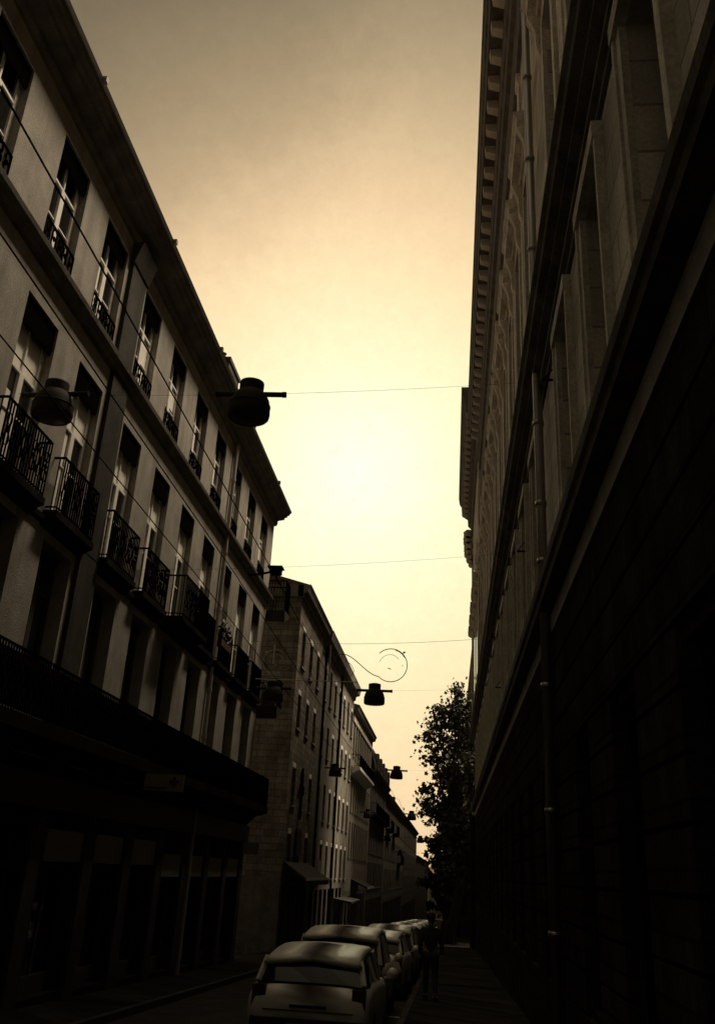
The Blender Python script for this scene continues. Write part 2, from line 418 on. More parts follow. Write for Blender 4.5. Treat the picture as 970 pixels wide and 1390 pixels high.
# shopfronts
for i, y in enumerate(bays):
    zt = shop_ops[i][3]; zb = shop_ops[i][2]
    s = MB(); s.box(X1-.30, X1-.22, y-.9, y-.82, zb, zt); s.box(X1-.30, X1-.22, y+.82, y+.9, zb, zt); s.box(X1-.30, X1-.22, y-.82, y+.82, zt-.68, zt-.58); s.box(X1-.30, X1-.22, y-.82, y+.82, zb, zb+.3)
    s.box(X1-.30, X1-.24, y-.03, y+.03, zb+.3, zt-.68)
    o = s.build('shop_window', M['dark_wood'], b1)
    MB().box(X1-.29, X1-.26, y-.82, y+.82, zb+.3, zt-.68).build('pane', M['shopglass'], o)
    if y > 15: MB().box(X1-.05, X1+.02, y-.84, y+.84, zt-.56, zt-.03).build('transom_panel', M['panel'], o)
    p = MB(); p.box(X1, X1+.07, y+.92, y+1.40, -3, 3.1); p.build('pilaster', M['soot'], b1)
MB().box(X1, X1+.12, -9, 32.8, 2.42, 2.95).build('shop_fascia', M['fascia'], b1)

# ================================================================== LEFT ROW FURTHER DOWN
def row_building(name, X, s, y0, y1, ztop, rows, pitch, w, mat, label, cprof, roofz=1.6, depth=.28, first=None, frame='wood', back=11, blind=False, shop=True, balc=(), z0=None, transom=.7, roofm='roof', ends=0, trim='plaster_trim', cmat='cornice'):
    ym = (y0+y1)/2; zb = gz(y1)-1.5 if z0 is None else z0
    t = thing(name, (X, ym, gz(ym)), label, 'building')
    first = y0 + pitch*.75 if first is None else first
    ys = []; y = first
    while y < y1 - w*.5 - .35: ys.append(y); y += pitch
    ops = [(q-w/2, q+w/2, za, zb_) for q in ys for za, zb_ in rows]
    gf = None
    if shop:
        sy = []; y = y0+.5
        while y + 1.7 < y1: sy.append((y, y+1.35, gz(y1)+.2, gz(y0)+2.55)); y += 1.9
        sops = sy
    else: sops = []
    lo = gz(y0)+2.9
    mb = MB(); facade(mb, X, s, y0, y1, lo, ztop, [o for o in ops if o[2] > lo], depth); shell(mb, X, s, y0, y1, lo, ztop, back); mb.build('wall', M[mat], t)
    mg = MB(); facade(mg, X, s, y0, y1, zb, lo, sops, .3); shell(mg, X, s, y0, y1, zb, lo, back); mg.build('ground_floor_wall', M['old_stone' if shop else mat], t)
    for a, b, c, d in sops:
        f = MB(); f.box(min(X-s*.3,X-s*.24), max(X-s*.3,X-s*.24), a, a+.07, c, d); f.box(min(X-s*.3,X-s*.24), max(X-s*.3,X-s*.24), b-.07, b, c, d); f.box(min(X-s*.3,X-s*.24), max(X-s*.3,X-s*.24), a+.07, b-.07, d-.5, d-.42)
        o = f.build('shop_window', M['dark_wood'], t); MB().box(min(X-s*.3,X-s*.27), max(X-s*.3,X-s*.27), a, b, c, d).build('pane', M['shopglass'], o)
    sill = MB().box(0, .09, -w/2-.1, w/2+.1, -.08, 0).mesh('window_sill', M[trim])
    bl = MB().box(-.12, -.005, -w/2+.02, w/2-.02, -.24, -.02).mesh('blind_box', M['white'])
    for za, zt in rows:
        if za < lo: continue
        for q in ys:
            put_window(t, X, s, q, za, w, zt-za, depth-.05, frame, transom)
            inst('window_sill', sill, t, (X, q, za), 0 if s > 0 else math.pi)
            if blind and random.random() < .8: inst('blind_box', bl, t, (X, q, zt), 0 if s > 0 else math.pi)
    cornice_mb(X, s, y0-ends, y1, cprof).build('cornice', M[cmat], t)
    pr = max(p for p, z in cprof); zc = cprof[-1][1]
    r = MB(); r.prof_y([(X+s*pr, zc+.01), (X-s*5, zc+roofz), (X-s*back, zc+.01)], y0-ends*.6, y1); t['_'] = 0; del t['_']
    ro = r.build('roof', M[roofm], t)
    for (ya, yb, zf) in balc:
        balcony(t, X, s, ya, yb, zf, zf+.95, .55, .16, orn=False)
    return t, ro

b2, r2 = row_building('stone_building', -7.0, 1, 40.5, 48.7, 13.35, [(10.35,12.30),(7.55,9.35),(4.25,6.10),(1.55,3.32)], 2.55, .95, 'rubble',
    'coursed stone building with bare gable wall facing the side street, dark shop awning below', [(0,13.3),(.10,13.35),(.12,13.5),(.32,13.56),(.36,13.72),(.44,13.9)], 1.5, first=42.0, blind=True, frame='dark_wood', ends=.3)
# gable end moulding + quoin strip
MB().box(-18, -6.9, 40.2, 40.5, 13.32, 13.88).build('gable_cornice', M['cornice'], b2)
aw = MB(); aw.prof_y([(-7.0,1.95),(-5.95,1.30),(-5.95,1.05),(-6.0,1.05),(-6.0,1.22),(-7.0,1.80)], 41.0, 48.4)
awo = aw.build('awning', M['awning'], b2)
MB().box(-5.97, -5.93, 40.98, 48.42, 1.24, 1.33).build('awning_edge', M['white'], awo)
fb = MB(); fb.box(-7.0, -6.93, 49.2, 52.4, .95, 2.15)
b3, r3 = row_building('plain_building', -7.0, 1, 48.7, 66.0, 13.1, [(10.35,12.35),(7.45,9.15),(4.15,6.06),(1.25,3.20)], 2.45, .95, 'grey_plaster',
    'grey plaster building with close rows of tall windows and two drainpipes, past the stone gable', [(0,13.0),(.12,13.05),(.14,13.3),(.40,13.38),(.44,13.6),(.5,13.85)], 1.4, first=50.3, blind=True, frame='dark_wood')
fb.build('pale_sign_board', M['panel'], b3)
for y in (49.4, 57.3):
    d = MB(); d.tube([(-6.9,y,13.2),(-6.9,y,-3.0)], .07, 8); d.build('downpipe', M['iron'], b3)
ch = MB(); ch.box(-8.2, -7.4, 53.2, 54.2, 13.6, 15.1); ch.box(-8.25,-7.35,53.15,54.25,15.1,15.2); ch.build('chimney', M['roof'], r3)
sh = MB(); sh.prof_y([(-7.0,.15),(-5.9,.0),(-5.9,-.12),(-7.0,-.02)], 60.0, 66.0); sh.build('shop_canopy', M['fascia'], b3)
b4, r4 = row_building('cream_building', -7.0, 1, 66.0, 83.0, 12.2, [(9.35,11.55),(5.6,7.9),(2.6,4.9)], 1.75, .82, 'cream',
    'cream stone building with a long white balcony and white frieze under its eaves', [(0,12.0),(.06,12.02),(.06,12.35),(.30,12.42),(.34,12.6),(.42,12.75)], 1.3, frame='wood')
MB().box(-7.0, -6.93, 66.1, 82.9, 11.65, 11.98).build('white_frieze', M['white'], b4)
wbal = MB(); wbal.prof_y([(-7.0,8.0),(-6.5,8.25),(-6.35,8.3),(-6.35,8.5),(-7.0,8.5)], 66.2, 79.0); wo = wbal.build('long_balcony', M['white'], b4)
rr_ = MB(); railing(rr_, -7.0, 1, 66.2, 79.0, 8.5, 9.35, .6, .16, False); rr_.build('railing', M['iron'], wo)
MB().box(-7.0, -6.92, 66.2, 79.0, 7.92, 7.99).build('white_band', M['white'], b4)
cn = MB(); cn.prof_y([(-7.0,1.2),(-5.8,.7),(-5.8,.58),(-7.0,1.05)], 70, 76); cno = cn.build('awning', M['awning'], b4)
MB().box(-5.81,-5.76,69.95,76.05,.60,.74).build('awning_edge', M['white'], cno)
b5, r5 = row_building('mansard_building', -7.0, 1, 83.0, 104.0, 9.6, [(6.6,8.9),(3.3,5.5),(.4,2.5)], 1.9, .9, 'old_stone',
    'brown stone building with a steep dark mansard roof, fourth block down the left side', [(0,9.5),(.12,9.55),(.14,9.8),(.45,9.9),(.55,10.1)], .01, frame='wood', balc=((84,103,6.4),))
ms = MB(); ms.prof_y([(-6.6,10.1),(-7.1,12.1),(-9,12.7),(-17,12.7),(-17,10.1)], 83, 104); mso = ms.build('mansard_roof', M['slate'], b5)
for y in (86, 90, 94, 98, 102):
    d = MB(); d.box(-7.4,-6.55,y-.5,y+.5,10.3,11.7); do = d.build('dormer', M['zinc'], mso)
    MB().box(-6.56,-6.53,y-.35,y+.35,10.5,11.5).build('pane', M['glass'], do)
b6, r6 = row_building('ochre_building', -7.0, 1, 104.0, 146.0, 9.0, [(6.4,8.3),(3.2,5.2),(0,2.1)], 2.6, 1.0, 'grey_plaster',
    'weathered grey block with paired balconies low in the distance beyond the mansard roof', [(0,8.9),(.15,9.0),(.4,9.3),(.5,9.6)], 1.2, balc=((106,112,6.2),(118,124,6.2),(130,138,3.0)))
ch = MB()
for y in (108, 118, 131): ch.box(-8.6,-7.6,y,y+1.4,9.8,11.4)
ch.build('chimney', M['roof'], r6)
b7, r7 = row_building('rounded_gable_building', -7.0, 1, 146.0, 205.0, 9.3, [(6.2,8.2),(2.6,4.8),(-.6,1.5)], 3.0, 1.1, 'old_stone',
    'distant block with a curved roofline at the left side of the street end', [(0,9.2),(.15,9.3),(.5,9.7)], .8)
rb_ = MB(); pts = [(-7.2,9.5)]+[(-7.2-1.6*(1-math.cos(a)), 9.5+2.2*math.sin(a)) for a in [k*math.pi/16 for k in range(1,9)]]+[(-17,11.7),(-17,9.5)]
rb_.prof_y(pts, 160, 200); rb_.build('curved_roof', M['zinc'], b7)
b8, r8 = row_building('distant_building', -7.0, 1, 205.0, 330.0, 5.0, [(2.0,4.0),(-1.5,.8),(-5,-2.8)], 3.4, 1.2, 'old_stone',
    'lowest and farthest stone block on the left before the street end', [(0,4.9),(.2,5.0),(.5,5.4)], 1.0, shop=False, z0=-14)
# street end: block facing the camera
e = thing('end_building', (-1, 345, gz(345)), 'pale building closing the far end of the street between the trees and cars', 'building')
eb = MB(); 
ops = [(-8+i*2.4-.55, -8+i*2.4+.55, za, za+2) for i in range(10) for za in (-8.6,-5,-1.5)]
tmp = MB(); facade(tmp, 0, 1, -10, 16, -14, 2.5, [o for o in ops], .3)
eb.v = [(y, 345 - x, z) for x, y, z in tmp.v]; eb.f = tmp.f; eb.box(-10,16,345.35,355,-14,2.5)
eb.build('wall', M['cream'], e)
for o in ops:
    MB().box(o[0], o[1], 345.2, 345.24, o[2], o[3]).build('window', M['glass'], e)
er = MB(); er.prof_x([(344.6,2.5),(350,4.6),(356,2.5)], -10.4, 16.4); er.build('roof', M['roof'], e)

# ================================================================== RIGHT MONUMENTAL BUILDING
XR = 1.6
r1 = thing('monumental_building', (XR, 27, gz(27)), 'tall carved stone public building with ledges, hooded windows and deep coffered cornice on the right', 'building')
cb = [2.97, 5.77, 8.57, 11.37] + [15.9 + 2.8*k for k in range(16)]
cb = [-5.43, -2.63, .17] + cb
cb = [y for y in cb if y < 60]
ops = []
for y in cb:
    ops += [(y-.575, y+.575, 6.15, 9.25), (y-.575, y+.575, 12.2, 16.0), (y-.5, y+.5, 18.3, 20.1)]
w = MB(); facade(w, XR, -1, -9, 62, 5.6, 25.4, ops, .42); shell(w, XR, -1, -9, 62, 5.6, 25.4, 14); w.build('wall', M['ashlar'], r1)
lops = [(y-.6, y+.6, .4, 3.3) for y in cb if y > -3]
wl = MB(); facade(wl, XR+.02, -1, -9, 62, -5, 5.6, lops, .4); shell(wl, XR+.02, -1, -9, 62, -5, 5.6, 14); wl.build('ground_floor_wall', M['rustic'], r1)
rs = MB()
z = -3.6
while z < 4.9:                       # raised rusticated courses broken at the openings
    segs = []; y = -9.0
    for a, b, c, d in sorted(lops):
        if d > z and c < z+.40: segs.append((y, a-.02)); y = b+.02
    segs.append((y, 61.98))
    for a, b in segs:
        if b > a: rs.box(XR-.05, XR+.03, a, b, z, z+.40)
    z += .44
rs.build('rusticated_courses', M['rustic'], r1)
for a, b, c, d in lops:
    f = MB(); f.box(XR+.33, XR+.39, a, a+.07, c, d); f.box(XR+.33, XR+.39, b-.07, b, c, d); f.box(XR+.33, XR+.39, a+.07, b-.07, c+1.9, c+1.98); o = f.build('window', M['dark_wood'], r1)
    MB().box(XR+.37, XR+.41, a, b, c, d).build('pane', M['shopglass'], o)
    gq = MB()
    for i in range(7): gq.box(XR+.10, XR+.12, a+.08+i*(b-a-.16)/6-.01, a+.08+i*(b-a-.16)/6+.01, c, d)
    for zz in (c+.5, c+1.5, c+2.5): gq.box(XR+.095, XR+.125, a, b, zz-.015, zz+.015)
    gq.build('grille', M['iron'], o)
for y in cb:
    put_window(r1, XR, -1, y, 6.15, 1.15, 3.1, .38, 'dark_wood', .72)
    put_window(r1, XR, -1, y, 12.2, 1.15, 3.8, .38, 'dark_wood', .72)
    put_window(r1, XR, -1, y, 18.3, 1.0, 1.8, .38, 'dark_wood', 0)
# lower-storey window surrounds
sm = MB()
for sg in (-1, 1): sm.box(0, .07, sg*.70-.12, sg*.70+.12, 0, 3.1); sm.box(.07, .10, sg*.78-.04, sg*.78+.04, 0, 3.1)
sm.box(0, .12, -.82, .82, 3.1, 3.32); smm = sm.mesh('window_surround', M['ashlar_trim'])
# upper windows: architrave, frieze, consoles and hood
um = MB()
for sg in (-1, 1): um.box(0, .08, sg*.69-.11, sg*.69+.11, -.2, 3.8)
um.box(0, .08, -.80, .80, 3.8, 4.0); um.box(0, .06, -.80, .80, 4.0, 4.35); um.box(0,.16,-.9,.9,-.35,-.2)
umm = um.mesh('window_surround', M['ashlar_trim'])
hd = MB(); hd.prof_y([(0,4.35),(.12,4.38),(.14,4.48),(.30,4.52),(.32,4.64),(.38,4.72),(.38,4.78),(0,4.86)], -.98, .98); hdm = hd.mesh('window_hood', M['ashlar_trim'])
cs = MB(); cp = []
for i in range(13):
    t_ = i/12; cp.append((.05 + .22*(math.sin(t_*math.pi*.5)**1.5) + .05*math.sin(t_*math.pi*2.3), 3.25 + 1.1*t_))
cs.prof_y([(0,3.25)] + cp + [(0,4.35)], -.09, .09); csm = cs.mesh('console', M['ashlar_trim'])
for y in cb:
    inst('window_surround', smm, r1, (XR, y, 6.15), math.pi)
    inst('window_surround', umm, r1, (XR, y, 12.2), math.pi)
    h = inst('window_hood', hdm, r1, (XR, y, 12.2), math.pi)
    for sg in (-1, 1):
        c = bpy.data.objects.new('console', csm); COL.objects.link(c); c.parent = h; c.location = (0, sg*.90, 0)
# pilaster strips between bays on the upper storeys
ps = MB(); ps.prof_y([(0,10.25),(.09,10.25),(.09,10.6),(.06,10.62),(.06,20.2),(.11,20.24),(.11,20.5),(0,20.5)], -.22, .22); psm = ps.mesh('pilaster', M['ashlar_trim'])
for a, b in zip(cb[:-1], cb[1:]):
    if b-a < 3: inst('pilaster', psm, r1, (XR, (a+b)/2, 0), math.pi)
# ledge above ground floor with pale frieze
MB().box(XR-.07, XR, -9, 62, 5.24, 5.52).build('frieze', M['plaster'], r1)
cornice_mb(XR, -1, -9, 62.2, [(0,5.56),(.26,5.58),(.28,5.66),(.32,5.70),(.34,5.80),(.10,5.86)]).build('ledge', M['band'], r1)
# entablature below the upper storey
cornice_mb(XR, -1, -9, 62.1, [(0,9.50),(.05,9.52),(.05,9.62),(.12,9.66),(.12,9.74),(.08,9.76),(.08,9.86),(.22,9.92),(.22,9.99),(.34,10.04),(.36,10.12),(.42,10.18),(.42,10.24),(.1,10.3)]).build('entablature', M['band'], r1)
# crowning cornice
cornice_mb(XR, -1, -9, 45.5, [(0,20.6),(.10,20.66),(.12,20.9),(.10,20.94),(.10,22.2),(.22,22.3),(.24,22.7),(.30,22.8),(.30,24.22),(.68,24.26),(.70,24.9),(.76,25.0),(.78,25.5),(.84,25.7)]).build('cornice', M['band'], r1)
mm = MB(); mm.prof_y([(.30,23.86),(.36,23.88),(.62,23.98),(.64,24.23),(.30,24.23)], -.15, .15); mmm = mm.mesh('modillion', M['ashlar_trim'])
for k in range(50):
    y = -2.6 + k*.97
    if y < 45.3: inst('modillion', mmm, r1, (XR, y, 0), math.pi)
MB().box(XR, XR+13.8, -9, 62, 25.42, 25.9).build('roof', M['slate'], r1)
# projecting end pavilion
pv = MB(); pv.box(XR-.16, XR+2, 45.5, 62, 10.35, 27.2); 
for y in (46.0, 61.2): pv.box(XR-.24, XR-.16, y, y+.7, 10.35, 24.3)
pvo = pv.build('end_pavilion', M['ashlar'], r1)
for k in range(5):
    y = 48.2+k*2.9
    for z0_, h_ in ((12.2,3.8),(18.3,1.8)): 
        f = MB(); f.box(XR-.18,XR-.155,y-.55,y+.55,z0_,z0_+h_); f.build('window', M['glass'], pvo)
    f = MB(); f.prof_y([(XR-.16,16.5),(XR-.5,16.7),(XR-.52,16.95),(XR-.16,17.05)], y-.9, y+.9); f.build('window_hood', M['ashlar_trim'], pvo)
cornice_mb(XR-.16, -1, 45.4, 62.15, [(0,24.2),(.12,24.3),(.14,25.0),(.34,25.2),(.36,25.7),(.78,26.0),(.82,26.7),(.95,26.9),(1.02,27.4)]).build('pavilion_cornice', M['band'], pvo)
dm = MB().box(.36,.74,-.2,.2,25.72,25.97).mesh('modillion', M['ashlar_trim'])
for k in range(17): inst('modillion', dm, pvo, (XR-.16, 45.9+k*.97, 0), math.pi)
# carved scroll console on the corner under the pavilion cornice
sc = MB()
for k, (px, pz, rr) in enumerate([(.32,24.3,.34),(.38,23.85,.30),(.30,23.4,.34),(.34,22.95,.28),(.22,22.55,.26),(.12,22.2,.2)]):
    sc.tube([(XR-.16-px, 61.2, pz), (XR-.16-px, 62.05, pz)], rr, 10)
    for j in range(5): sc.lathe([(.02,-.09),(.09,0),(.02,.09)], (XR-.16-px-rr*.85*math.cos(j*.7-1.4), 61.3+j*.17, pz+rr*.7*math.sin(j*.9)), 6)
sc.build('carved_console', M['ashlar_trim'], pvo, smooth=True)
# downpipe
dp = MB(); dp.tube([(XR-.15,14.06,20.7),(XR-.15,14.06,-.6)], .08, 12)
for z_ in (19, 17, 14.8, 12.6, 11, 8.9, 7.4, 6.4, 4.4, 2.6, 1): dp.lathe([(.098,0),(.098,.08)], (XR-.15, 14.06, z_), 12)
dp.build('downpipe', M['zinc'], r1, smooth=True)
# base block at the far corner
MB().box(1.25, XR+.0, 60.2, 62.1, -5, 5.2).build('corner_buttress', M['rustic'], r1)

# low house beyond the square on the right, then an added shading block
b9, _ = row_building('far_right_building', .5, -1, 92, 116, 5.2, [(1.8,3.9),(-1.4,.6)], 3.0, 1.1, 'old_stone', 'low dark stone house half hidden behind the trees on the right', [(0,5.1),(.2,5.2),(.4,5.5)], 1.5, shop=False, z0=-9, frame='dark_wood', back=2.2)
shade_block, _ = row_building('far_right_building', 3.3, -1, 74, 335, 31.0, [(26,28.4),(21.6,24),(17.2,19.6),(12.8,15.2),(8.4,10.8)], 12, 1.2, 'old_stone', 'tall unseen block added behind the trees to shade the far street', [(0,30.9),(.2,31),(.5,31.5)], 2.0, shop=False, z0=-9)  # hidden block, added only to keep sun off the far left row

# ================================================================== TREES
def tree(base, crown_c, rad, nleaf, label, seed, trunk_r=.28, lsize=.24, sub=26):
    rnd = random.Random(seed)
    t = thing('plane_tree', base, label, 'tree', 'plane trees beyond the big stone building')
    bx, by, bz = base; cx, cy, cz = crown_c; rx, ry, rz_ = rad
    tr = MB(); fork = Vector((bx + (cx-bx)*.35, by, bz + (cz-rz_*.8-bz)*.95))
    tr.tube([(bx,by,bz-.2),(bx,by,bz+1.2),tuple((Vector((bx,by,bz))+fork)/2+Vector((.08,0,.3))),tuple(fork)], [trunk_r*1.25, trunk_r, trunk_r*.85, trunk_r*.7], 9)
    ends = []
    for k in range(sub):
        for _ in range(30):
            u = Vector((rnd.uniform(-1,1), rnd.uniform(-1,1), rnd.uniform(-1,1)))
            if .45 < u.length < 1: break
        e = Vector((cx+u.x*rx*.92, cy+u.y*ry*.92, cz+u.z*rz_*.92))
        mid = fork.lerp(e, .5) + Vector((rnd.uniform(-.3,.3), rnd.uniform(-.3,.3), .35))
        rr0 = trunk_r*rnd.uniform(.25,.45)
        tr.tube([tuple(fork), tuple(fork.lerp(mid,.5)+Vector((0,0,.15))), tuple(mid), tuple(mid.lerp(e,.5)+Vector((rnd.uniform(-.15,.15),0,.1))), tuple(e)], [rr0, rr0*.8, rr0*.55, rr0*.3, rr0*.12], 5)
        ends.append((e, mid))
    tr.build('trunk', M['bark'], t)
    cr = MB()
    def leaf(p, sz):
        n = Vector((rnd.gauss(0,1), rnd.gauss(0,1), rnd.gauss(0,1))).normalized(); a = n.orthogonal().normalized(); b = n.cross(a)
        th = rnd.uniform(0,6.28); u = a*math.cos(th)+b*math.sin(th); v = n.cross(u); q = len(cr.v)
        # five-pointed plane leaf, slightly folded
        pts = [(-.1,-.55,0),(.25,-.2,.05),(.55,-.15,.1),(.3,.12,.05),(.35,.5,.08),(0,.3,0),(-.35,.5,.08),(-.3,.12,.05),(-.55,-.15,.1),(-.25,-.2,.05)]
        for x_, y_, z_ in pts: cr.v.append(tuple(p + (u*x_ + v*y_ + n*z_)*sz))
        cr.f.append(tuple(q+i for i in range(10)))
    per = nleaf//len(ends)
    for e_, m_ in ends:
        rad_c = rnd.uniform(.35, 1.0)*min(rx,rz_)*.23
        for i in range(per):
            if rnd.random() < .3: c0 = m_.lerp(e_, rnd.random()); s_ = rad_c*.55
            else: c0 = e_; s_ = rad_c*.62
            p = c0 + Vector((rnd.gauss(0,s_), rnd.gauss(0,s_), rnd.gauss(0,s_*.85)))
            leaf(p, lsize*rnd.uniform(.6,1.35))
    tw = MB()
    for i in range(sub*3):            # twigs reaching out of the clumps, leaves sitting along them
        e_, m_ = rnd.choice(ends); d = ((e_ - Vector(crown_c)).normalized() + Vector((rnd.gauss(0,.5),rnd.gauss(0,.5),rnd.gauss(0,.5)))).normalized()
        ln = rnd.uniform(.5, 1.25); q_ = e_ + d*ln + Vector((0,0,-.12*ln)); tw.tube([tuple(e_), tuple(e_.lerp(q_,.5)+Vector((0,0,.05))), tuple(q_)], [.022,.014,.006], 4)
        for k in range(rnd.randint(6, 13)):
            leaf(e_.lerp(q_, rnd.uniform(.25,1.02)) + Vector((rnd.gauss(0,.1),rnd.gauss(0,.1),rnd.gauss(0,.1))), lsize*rnd.uniform(.6,1.1))
    tw.build('twigs', M['bark'], t)
    cr.build('crown', M['leaf'], t)
    return t
tree((.1,66.5,gz(66.5)), (2.1,67,8.2), (4.7,3.4,7.4), 13000, 'tallest leafy plane tree leaning out past the corner of the carved stone building', 3, .36, .27, 92)
tree((-.35,76,gz(76)), (.2,76,3.2), (1.9,3,4.2), 5000, 'lower dark plane tree just behind and below the tallest one', 5, .28, .27, 26)
tree((.6,88,gz(88)), (.4,88,2.6), (2.6,3,4.6), 4500, 'bushy plane tree in the middle of the receding row of trees', 8, .25, .3, 24)
tree((.5,101,gz(101)), (.2,101,1.6), (3.0,3,4.8), 4000, 'farthest plane tree, small above the parked cars', 11, .25, .34, 24)

def pot_plants(loc, size, n, label, seed):
    rnd = random.Random(seed); t = thing('balcony_plants', loc, label, 'plant', 'plants growing on the balconies')
    px, py, pz = loc; sx, sy = size
    q = MB(); q.box(px-sx, px+sx, py-sy, py+sy, pz, pz+.20); q.build('planter', M['roof'], t)
    c = MB()
    for i in range(n):
        p = Vector((px+rnd.uniform(-sx,sx)*1.15, py+rnd.uniform(-sy,sy)*1.15, pz+.2+abs(rnd.gauss(0,.22)))); a = Vector((rnd.gauss(0,1),rnd.gauss(0,1),rnd.gauss(0,1))).normalized(); b = a.orthogonal().normalized(); k = rnd.uniform(.04,.09)
        c.quad(tuple(p-a*k), tuple(p+b*k*.6), tuple(p+a*k), tuple(p-b*k*.6))
    for i in range(8):
        x_ = px+rnd.uniform(-sx,sx); y_ = py+rnd.uniform(-sy,sy); c.tube([(x_,y_,pz+.18),(x_+rnd.uniform(-.1,.1),y_+rnd.uniform(-.1,.1),pz+rnd.uniform(.4,.7))], .008, 4)
    c.build('foliage', M['leaf'], t); return t
pot_plants((-6.62,33.25,7.06), (.24,.34), 420, 'dark bushy plants crowding the lower corner balcony of the pale block', 21)
pot_plants((-6.85,26.43,7.62), (.09,.6), 320, 'leafy window-box plant on the balcony just right of the drainpipe', 22)

# ================================================================== CABLES AND STREET LAMPS
def sagline(a, b, sag, n=16):
    a, b = Vector(a), Vector(b)
    return [tuple(a.lerp(b, i/n) - Vector((0,0,sag*4*(i/n)*(1-i/n)))) for i in range(n+1)]
def cable(name, pts, r, label, cat='cable', group=None, mat='wire'):
    o = MB().tube(pts, r, 6).build(name, M[mat], base=pts[0]); return tag(o, label, cat, group)
spans = [(12.2, 8.45, -6.37, -3.17, 'first'), (28.3, 6.84, -5.58, -2.38, 'second'), (48.8, 6.56, -5.98, -2.78, 'third'), (70.0, 5.70, -6.0, -2.8, 'fourth')]
descr = {'first': 'nearest', 'second': 'second nearest', 'third': 'third nearest', 'fourth': 'farthest'}
lampproto = None
def make_lamp():
    t = thing('street_lamp', (0,0,0), 'x', 'street lamp', 'bell-shaped lamps hung on cables over the street')
    s = MB(); s.lathe([(.300,-.42),(.318,-.40),(.328,-.34),(.322,-.24),(.300,-.12),(.262,-.04),(.215,.02),(.19,.04)], (0,0,0), 40, False, False)
    s.lathe([(.316,-.225),(.327,-.225),(.327,-.205),(.316,-.205)], (0,0,0), 40, False, False); s.build('lamp_shade', M['lamp'], t, smooth=True)
    c = MB(); c.lathe([(.19,.03),(.192,.18),(.190,.20),(.10,.225),(.02,.23)], (0,0,0), 32, False, True); c.build('lamp_cap', M['lamp'], t, smooth=True)
    l = MB(); l.lathe([(.295,-.405),(.20,-.43),(.02,-.44)], (0,0,0), 32, False, True); l.build('lamp_lens', M['lens'], t, smooth=True)
    b = MB(); b.tube([(-.54,0,0),(.54,0,0)], .042, 10); b.tube([(-.56,0,0),(-.50,0,0)], .048, 10); b.tube([(.50,0,0),(.56,0,0)], .048, 10); b.build('mounting_bar', M['lamp'], t)
    return t
lp = make_lamp(); used = False
for y, z, xa, xb, k in spans:
    cable('span_cable', sagline((X1, y, z+.05), (XR, y, z+.28), .12), .0020, '%s thin black lamp cable stretched across the street between facades' % descr[k], 'cable', 'span cables holding the lamps')
    for x, side in ((xa, 'left'), (xb, 'right')):
        o = lp if not used else copy_tree(lp); used = True
        fx = (x-X1)/(XR-X1); zz = z+.05+.23*fx-.12*4*fx*(1-fx)
        o.location = (x, y, zz); o.rotation_euler = (0, R(random.uniform(-2,1)), R(random.uniform(-3,3)))
        where = {'left': 'close to the left facade', 'right': 'hanging over the parked cars against open sky'}[side]
        o['label'] = '%s dark bell-shaped lamp %s' % (descr[k], where)
# farther lamps down the street
for i, (y, z) in enumerate([(92, 4.9), (116, 4.1)]):
    cable('span_cable', sagline((X1, y, z+.05), (2.4, y, z+.2), .12), .014, ('faint lamp cable just beyond the four nearer ones' if i == 0 else 'faintest and farthest lamp cable down the street'), 'cable', 'span cables holding the lamps')
    for x, sd in ((-5.9, 'left'), (-2.8, 'right')):
        o = copy_tree(lp); o.location = (x, y, z); o['label'] = 'tiny dark lamp far down the street, %s of the pair on the %s distant cable' % (sd, 'less' if i == 0 else 'most')
# overhead traction wires along the street
for i, (x, nm) in enumerate([(-3.76, 'overhead wire farthest out over the road, running down the street'), (-4.62, 'middle one of the three overhead wires running down the street'), (-5.50, 'overhead wire closest to the left facade, running down the street')]):
    pts = []
    for y0_, y1_ in ((-6,18.2),(18.2,42),(42,66),(66,92),(92,120)):
        seg = sagline((x,y0_,7.4-.012*(y0_-18.2)), (x,y1_,7.4-.02*(y1_-18.2)), .05, 8); pts += seg if not pts else seg[1:]
    cable('overhead_wire', pts, .011, nm, 'wire', 'overhead wires running along the street')
cable('cross_cable', sagline((X1,18.2,7.46),(XR,18.2,8.05),.10), .0022, 'cable across the street carrying the small camera box', 'cable')
cb_ = thing('junction_box', (-3.76,18.2,7.44), 'small dark box with bracket clamped on the cross cable beside the left facade corner', 'junction box')
q = MB(); q.box(-3.88,-3.64,18.08,18.32,7.44,7.56); q.box(-3.92,-3.60,18.05,18.35,7.56,7.585); q.build('box', M['iron'], cb_)
q = MB(); q.tube([(-3.76,18.2,7.44),(-3.70,18.2,7.28),(-3.62,18.2,7.20)], .02, 6); q.tube([(-4.35,18.2,7.40),(-4.1,18.2,7.43),(-3.88,18.2,7.48)], .025, 6); q.build('bracket', M['iron'], cb_)
# wall brackets on the right facade for the cables
for y, z in ((12.2, 8.73), (18.2, 8.05), (28.3, 7.12), (31, 9.35)):
    o = thing('wall_anchor', (XR, y, z), 'iron cable anchor fixed to the right facade, %s from the near end' % {12.2:'first',18.2:'second',28.3:'third',31:'fourth'}[y], 'cable anchor', 'iron cable anchors on the right facade')
    q = MB(); q.tube([(XR+.02,y,z),(XR-.25,y,z)], .02, 6); q.box(XR-.03,XR,y-.08,y+.08,z-.08,z+.08); q.tube([(XR-.25,y,z),(XR-.0,y-.0,z+.3)], .01, 5); q.build('bracket', M['iron'], o)

